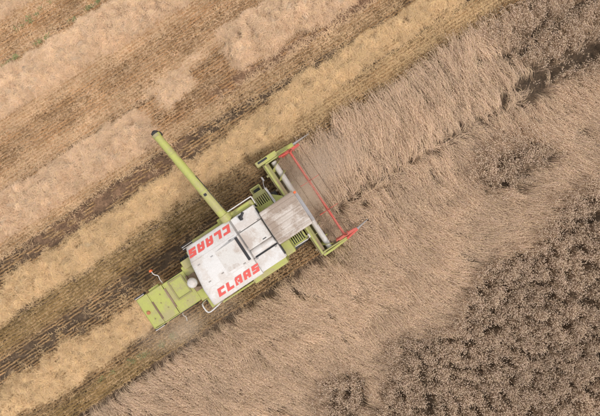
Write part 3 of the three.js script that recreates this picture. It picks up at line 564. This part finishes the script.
  part('tail_lamp', new THREE.CylinderGeometry(0.065, 0.075, 0.07, 18).translate(-7.2, 2.165, 0.15), std([0.45, 0.16, 0.08], 0.4), sh);
  for (const [v, u0] of [[-0.62, -7.4], [0.84, -7.38]]) { const b = part('marker_board', box(u0, u0 + 0.44, 1.9, 2.12, v, v + 0.07, 0.01), BLACK, sh); part('board_stripe', box(u0 + 0.02, u0 + 0.42, 2.1, 2.128, v + 0.05, v + 0.075, 0.004), WHITE, b); }
  part('lamp_arm', [bent([V(-6.12, 2.1, -0.5), V(-6.1, 2.2, -0.68), V(-6.04, 2.3, -0.85), V(-6.13, 2.35, -0.98), V(-6.14, 2.36, -1.14)], 0.016)], WHITE, sh);
  part('arm_lamp', box(-6.2, -6.1, 2.28, 2.42, -1.2, -1.11, 0.02), LAMP, sh);
  part('lamp_arm', [bent([V(-6.1, 2.1, 0.86), V(-6.12, 2.16, 0.98), V(-6.06, 2.18, 1.08), V(-6.1, 2.2, 1.24)], 0.014)], WHITE, sh);
  const cap = new THREE.LatheGeometry([[0, 0.36], [0.09, 0.35], [0.15, 0.31], [0.19, 0.24], [0.2, 0.19], [0.18, 0.17], [0.1, 0.16], [0.1, -0.3]].map(([x, y]) => new THREE.Vector2(x, y)), 28);
  part('air_intake_cap', cap.translate(-4.92, 2.6, 0.11), WHITE);
  part('engine_pipe', [bent([V(-4.55, 2.5, 0.5), V(-4.8, 2.55, 0.42), V(-5.02, 2.52, 0.28), V(-5.12, 2.45, 0.0), V(-5.1, 2.42, -0.25)], 0.045), box(-5.1, -4.75, 2.33, 2.42, -0.2, 0.5, 0.03)], DUSTY);
  part('rear_platform', [box(-5.14, -4.55, 1.7, 1.76, 0.9, 1.4, 0.02), box(-4.8, -4.5, 1.7, 2.1, 0.92, 1.2, 0.03)], GREEN2);
  part('rear_hand_rail', bent([V(-5.16, 1.74, 0.98), V(-5.18, 2.3, 1.0), V(-5.19, 2.42, 1.06), V(-5.17, 2.44, 1.36), V(-5.1, 2.44, 1.42), V(-4.7, 2.44, 1.38), V(-4.6, 2.36, 1.36), V(-4.58, 1.76, 1.36)], 0.028, 40), WHITE);
  part('rear_axle_cover', box(-5.5, -4.7, 0.5, 1.05, -0.45, 0.75, 0.05), GREEN2);

  // wheels
  const wheel = (u, v, r, w) => {
    const t = [], p = [[r * 0.55, -w / 2], [r * 0.9, -w / 2], [r * 0.97, -w * 0.42], [r * 0.97, w * 0.42], [r * 0.9, w / 2], [r * 0.55, w / 2]];
    t.push(new THREE.LatheGeometry(p.map(([x, y]) => new THREE.Vector2(x, y)), 40).rotateX(Math.PI / 2));
    for (let k = 0; k < 20; k++) for (const s of [-1, 1]) t.push(new THREE.BoxGeometry(0.05, 0.06, w * 0.5).rotateY(s * 0.5).translate(0, r * 0.985, s * w * 0.23).rotateZ((k + (s > 0 ? 0.5 : 0)) * Math.PI / 10));
    const wh = part('wheel', t.map((g) => g.translate(u, r, v)), RUBBER);
    part('rim', new THREE.CylinderGeometry(r * 0.57, r * 0.57, w * 0.7, 24).rotateX(Math.PI / 2).translate(u, r, v), RED, wh);
  };
  wheel(-1.25, -0.98, 0.78, 0.46); wheel(-1.25, 1.1, 0.78, 0.46); wheel(-5.05, -0.86, 0.5, 0.3); wheel(-5.05, 1.04, 0.5, 0.3);

  // cutting header
  const hd = part('cutting_header', [box(-0.36, -0.10, 0.86, 1.0, -2.36, 2.18, 0.03), box(-0.14, -0.08, 0.2, 0.96, -2.34, 2.16, 0.01), side([[-0.12, 0.16], [0.78, 0.1], [0.8, 0.13], [0.5, 0.2], [-0.12, 0.22]], -2.34, 2.16, 0.004)], OLIVE);
  part('header_beam', box(-0.30, -0.2, 0.99, 1.06, -2.3, 2.14, 0.02), GREEN2, hd);
  for (const v of [-1.9, -1.2, 1.1, 1.8]) part('beam_bracket', box(-0.45, -0.32, 0.8, 0.98, v, v + 0.09, 0.02), OLIVE, hd);
  const ta = part('table_auger', [rod(V(0.14, 0.6, -2.28), V(0.14, 0.6, 2.1), 0.125, 0.125, 28)], WHITE, hd);
  const helix = (v0, v1, sgn) => {
    const pos = [], idx = [], n = 80; for (let k = 0; k <= n; k++) { const v = lerp(v0, v1, k / n), a = sgn * (v - v0) / 0.5 * Math.PI * 2; for (const r of [0.11, 0.25]) pos.push(0.14 + r * Math.cos(a), 0.6 + r * Math.sin(a), v); }
    for (let k = 0; k < n; k++) { const a = k * 2; idx.push(a, a + 1, a + 2, a + 1, a + 3, a + 2); }
    const n2 = pos.length / 3; for (let k = 0; k < n2; k++) pos.push(pos[k * 3], pos[k * 3 + 1], pos[k * 3 + 2] + 0.012);
    const m = idx.length; for (let k = 0; k < m; k += 3) idx.push(idx[k] + n2, idx[k + 2] + n2, idx[k + 1] + n2);
    for (let k = 0; k < n; k++) { const a = k * 2 + 1; idx.push(a, a + n2, a + 2, a + 2, a + n2, a + n2 + 2); }
    const g = new THREE.BufferGeometry(); g.setAttribute('position', new THREE.Float32BufferAttribute(pos, 3)); g.setIndex(idx); const q = g.toNonIndexed(); q.computeVertexNormals(); return q;
  };
  const FLIGHT = new THREE.MeshStandardMaterial({ map: GREEN.map, roughness: 0.5, side: THREE.DoubleSide });
  part('auger_flight', helix(-2.2, -1.45, 1), FLIGHT, hd); part('auger_flight', helix(1.55, 2.05, -1), FLIGHT, hd);
  for (let k = 0; k < 9; k++) { const a = k * 1.9, v = -1.1 + k * 0.3; part('auger_finger', rod(V(0.14 + 0.1 * Math.cos(a), 0.6 + 0.1 * Math.abs(Math.sin(a)), v), V(0.14 + 0.29 * Math.cos(a), 0.6 + 0.29 * Math.abs(Math.sin(a)), v), 0.012), GREEN, hd); }
  part('end_plate', [side([[-0.56, 0.5], [-0.5, 1.02], [0.2, 1.05], [1.25, 0.62], [1.3, 0.3], [0.9, 0.08], [-0.1, 0.1]], -2.54, -2.36, 0.02), box(-0.56, 0.45, 0.95, 1.1, -2.6, -2.36, 0.03)], GREEN, hd);
  part('end_plate_vent', box(-0.45, 0.0, 1.09, 1.107, -2.56, -2.47, 0.006), BLACK, hd);
  part('end_plate', side([[-0.3, 0.3], [-0.25, 1.0], [0.2, 1.0], [1.02, 0.6], [1.06, 0.3], [0.8, 0.08], [-0.1, 0.1]], 2.16, 2.26, 0.02), GREEN, hd);
  part('crop_divider', [rod(V(1.2, 0.52, -2.46), V(2.12, 0.3, -2.5), 0.05, 0.012, 12), rod(V(1.2, 0.3, -2.46), V(2.12, 0.28, -2.5), 0.03, 0.012, 10)], STEEL, hd);
  part('crop_divider', [rod(V(0.96, 0.62, 2.2), V(1.56, 0.6, 2.1), 0.06, 0.06, 12)], RED, hd, 'red painted arm of the right crop divider');
  part('divider_tip', [rod(V(1.52, 0.6, 2.1), V(2.2, 0.42, 2.02), 0.06, 0.012, 12)], STEEL, hd);
  part('cutter_bar', [box(0.76, 0.84, 0.09, 0.13, -2.34, 2.16, 0.008)], STEEL, hd);
  for (let k = 0; k < 44; k++) part('knife_guard', new THREE.ConeGeometry(0.02, 0.13, 5).rotateZ(-Math.PI / 2).translate(0.9, 0.11, -2.28 + k * 0.102), STEEL, hd);
  // reel
  const RU = 0.93, RH = 1.16, RR = 0.5;
  part('reel_tube', rod(V(RU, RH, -2.2), V(RU, RH, 1.98), 0.052, 0.052, 20), RED, hd);
  const tips = [0, 1, 2, 3, 4].map((k) => k * Math.PI * 2 / 5 + 0.12);
  for (const [v, w] of [[-2.2, 0.05], [-0.72, 0.018], [0.7, 0.018], [1.95, 0.05]]) part('reel_spider', tips.map((a) => rod(V(RU, RH, v), V(RU + RR * Math.cos(a), RH + RR * Math.sin(a), v), w * 0.8, w * 0.6, 8)), RED, hd);
  for (const [v, u0, u1] of [[-2.24, 0.42, 1.42], [1.99, 0.62, 1.5]]) part('reel_end_guard', box(u0, u1, RH - 0.03, RH + 0.06, v - 0.045, v + 0.045, 0.02), RED, hd);
  for (const v of [-2.32, 2.08]) part('reel_arm', rod(V(-0.2, 1.05, v), V(RU + 0.02, RH, v), 0.035, 0.03, 12), GREEN2, hd);
  for (const a of tips) {
    const u = RU + RR * Math.cos(a), h = RH + RR * Math.sin(a), b = part('reel_bat', rod(V(u, h, -2.18), V(u, h, 1.94), 0.016, 0.016, 8), WOOD, hd);
    void b; const t = []; for (let k = 0; k < 27; k++) t.push(rod(V(u, h, -2.1 + k * 0.15), V(u + 0.04, h - 0.22, -2.1 + k * 0.15), 0.005, 0.003, 4)); part('reel_tines', t, STEEL, hd).userData.kind = 'stuff';
  }
}

// ---------------------------------------------------------------- cut crop on the header table, and dust in the air
{
  const S = new Spread(4, () => strawTuft(18, 0.16, 0.1, 0.4, 1));
  for (let k = 0; k < 900; k++) { const z = rr(-2.2, 2.05), x = 0.16 + 0.7 * Math.sqrt(rnd()), heap = Math.max(0, noise(x * 3, z * 2.4, 5.2)); S.add(k, place(x, 0.16 + 0.1 * rnd() + 0.5 * heap * rnd(), z, rr(0, 6.28), rr(0.7, 1.1), rr(0.8, 1.5)), tint([0.56, 0.42, 0.31], 1 + 0.25 * gauss())); }
  S.build('cut_crop', strawMat, scene, 'freshly cut stalks sliding over the header table under the reel', 'crop');
  // dust: very many specks, thickest over the reel and below the straw hood
  const D = new Spread(3, () => {
    const p = [], idx = []; for (let k = 0; k < 260; k++) { const r = 0.42 * Math.cbrt(rnd()), a = rr(0, 6.28), c = rr(-1, 1), s = Math.sqrt(1 - c * c), q = V(r * s * Math.cos(a), r * c, r * s * Math.sin(a)), w = rr(0.0022, 0.0042), t = rr(0, 6.28), b = p.length / 3; for (let m = 0; m < 3; m++) p.push(q.x + w * Math.cos(t + m * 2.094), q.y + w * 0.6 * (m - 1), q.z + w * Math.sin(t + m * 2.094)); idx.push(b, b + 1, b + 2); }
    const g = new THREE.BufferGeometry(); g.setAttribute('position', new THREE.Float32BufferAttribute(p, 3)); g.setIndex(idx); g.computeVertexNormals(); return g;
  });
  let n = 0;
  const puff = (u, h, v, ru, rh, rv, count) => { for (let k = 0; k < count; k++) D.add(n++, place(u + ru * gauss(), Math.max(0.35, h + rh * gauss()), v + rv * gauss(), rr(0, 6.28), rr(0.8, 1.5)), new THREE.Color().setRGB(1, 1, 1)); };
  puff(0.6, 1.1, -0.4, 0.38, 0.35, 0.5, 230); puff(1.2, 0.9, -0.9, 0.8, 0.3, 0.8, 300); puff(2.6, 0.8, -0.9, 1.0, 0.25, 0.7, 150); puff(-6.9, 0.9, 1.5, 0.8, 0.3, 0.4, 150); puff(-8.5, 0.6, 1.3, 1.1, 0.25, 0.6, 80); puff(-5.2, 0.8, 1.7, 0.8, 0.3, 0.3, 45);
  D.build('dust', std([0.68, 0.54, 0.42], 1, { side: THREE.DoubleSide }), scene, 'pale dust hanging over the reel and behind the straw hood', 'dust');
}

renderer.render(scene, camera);
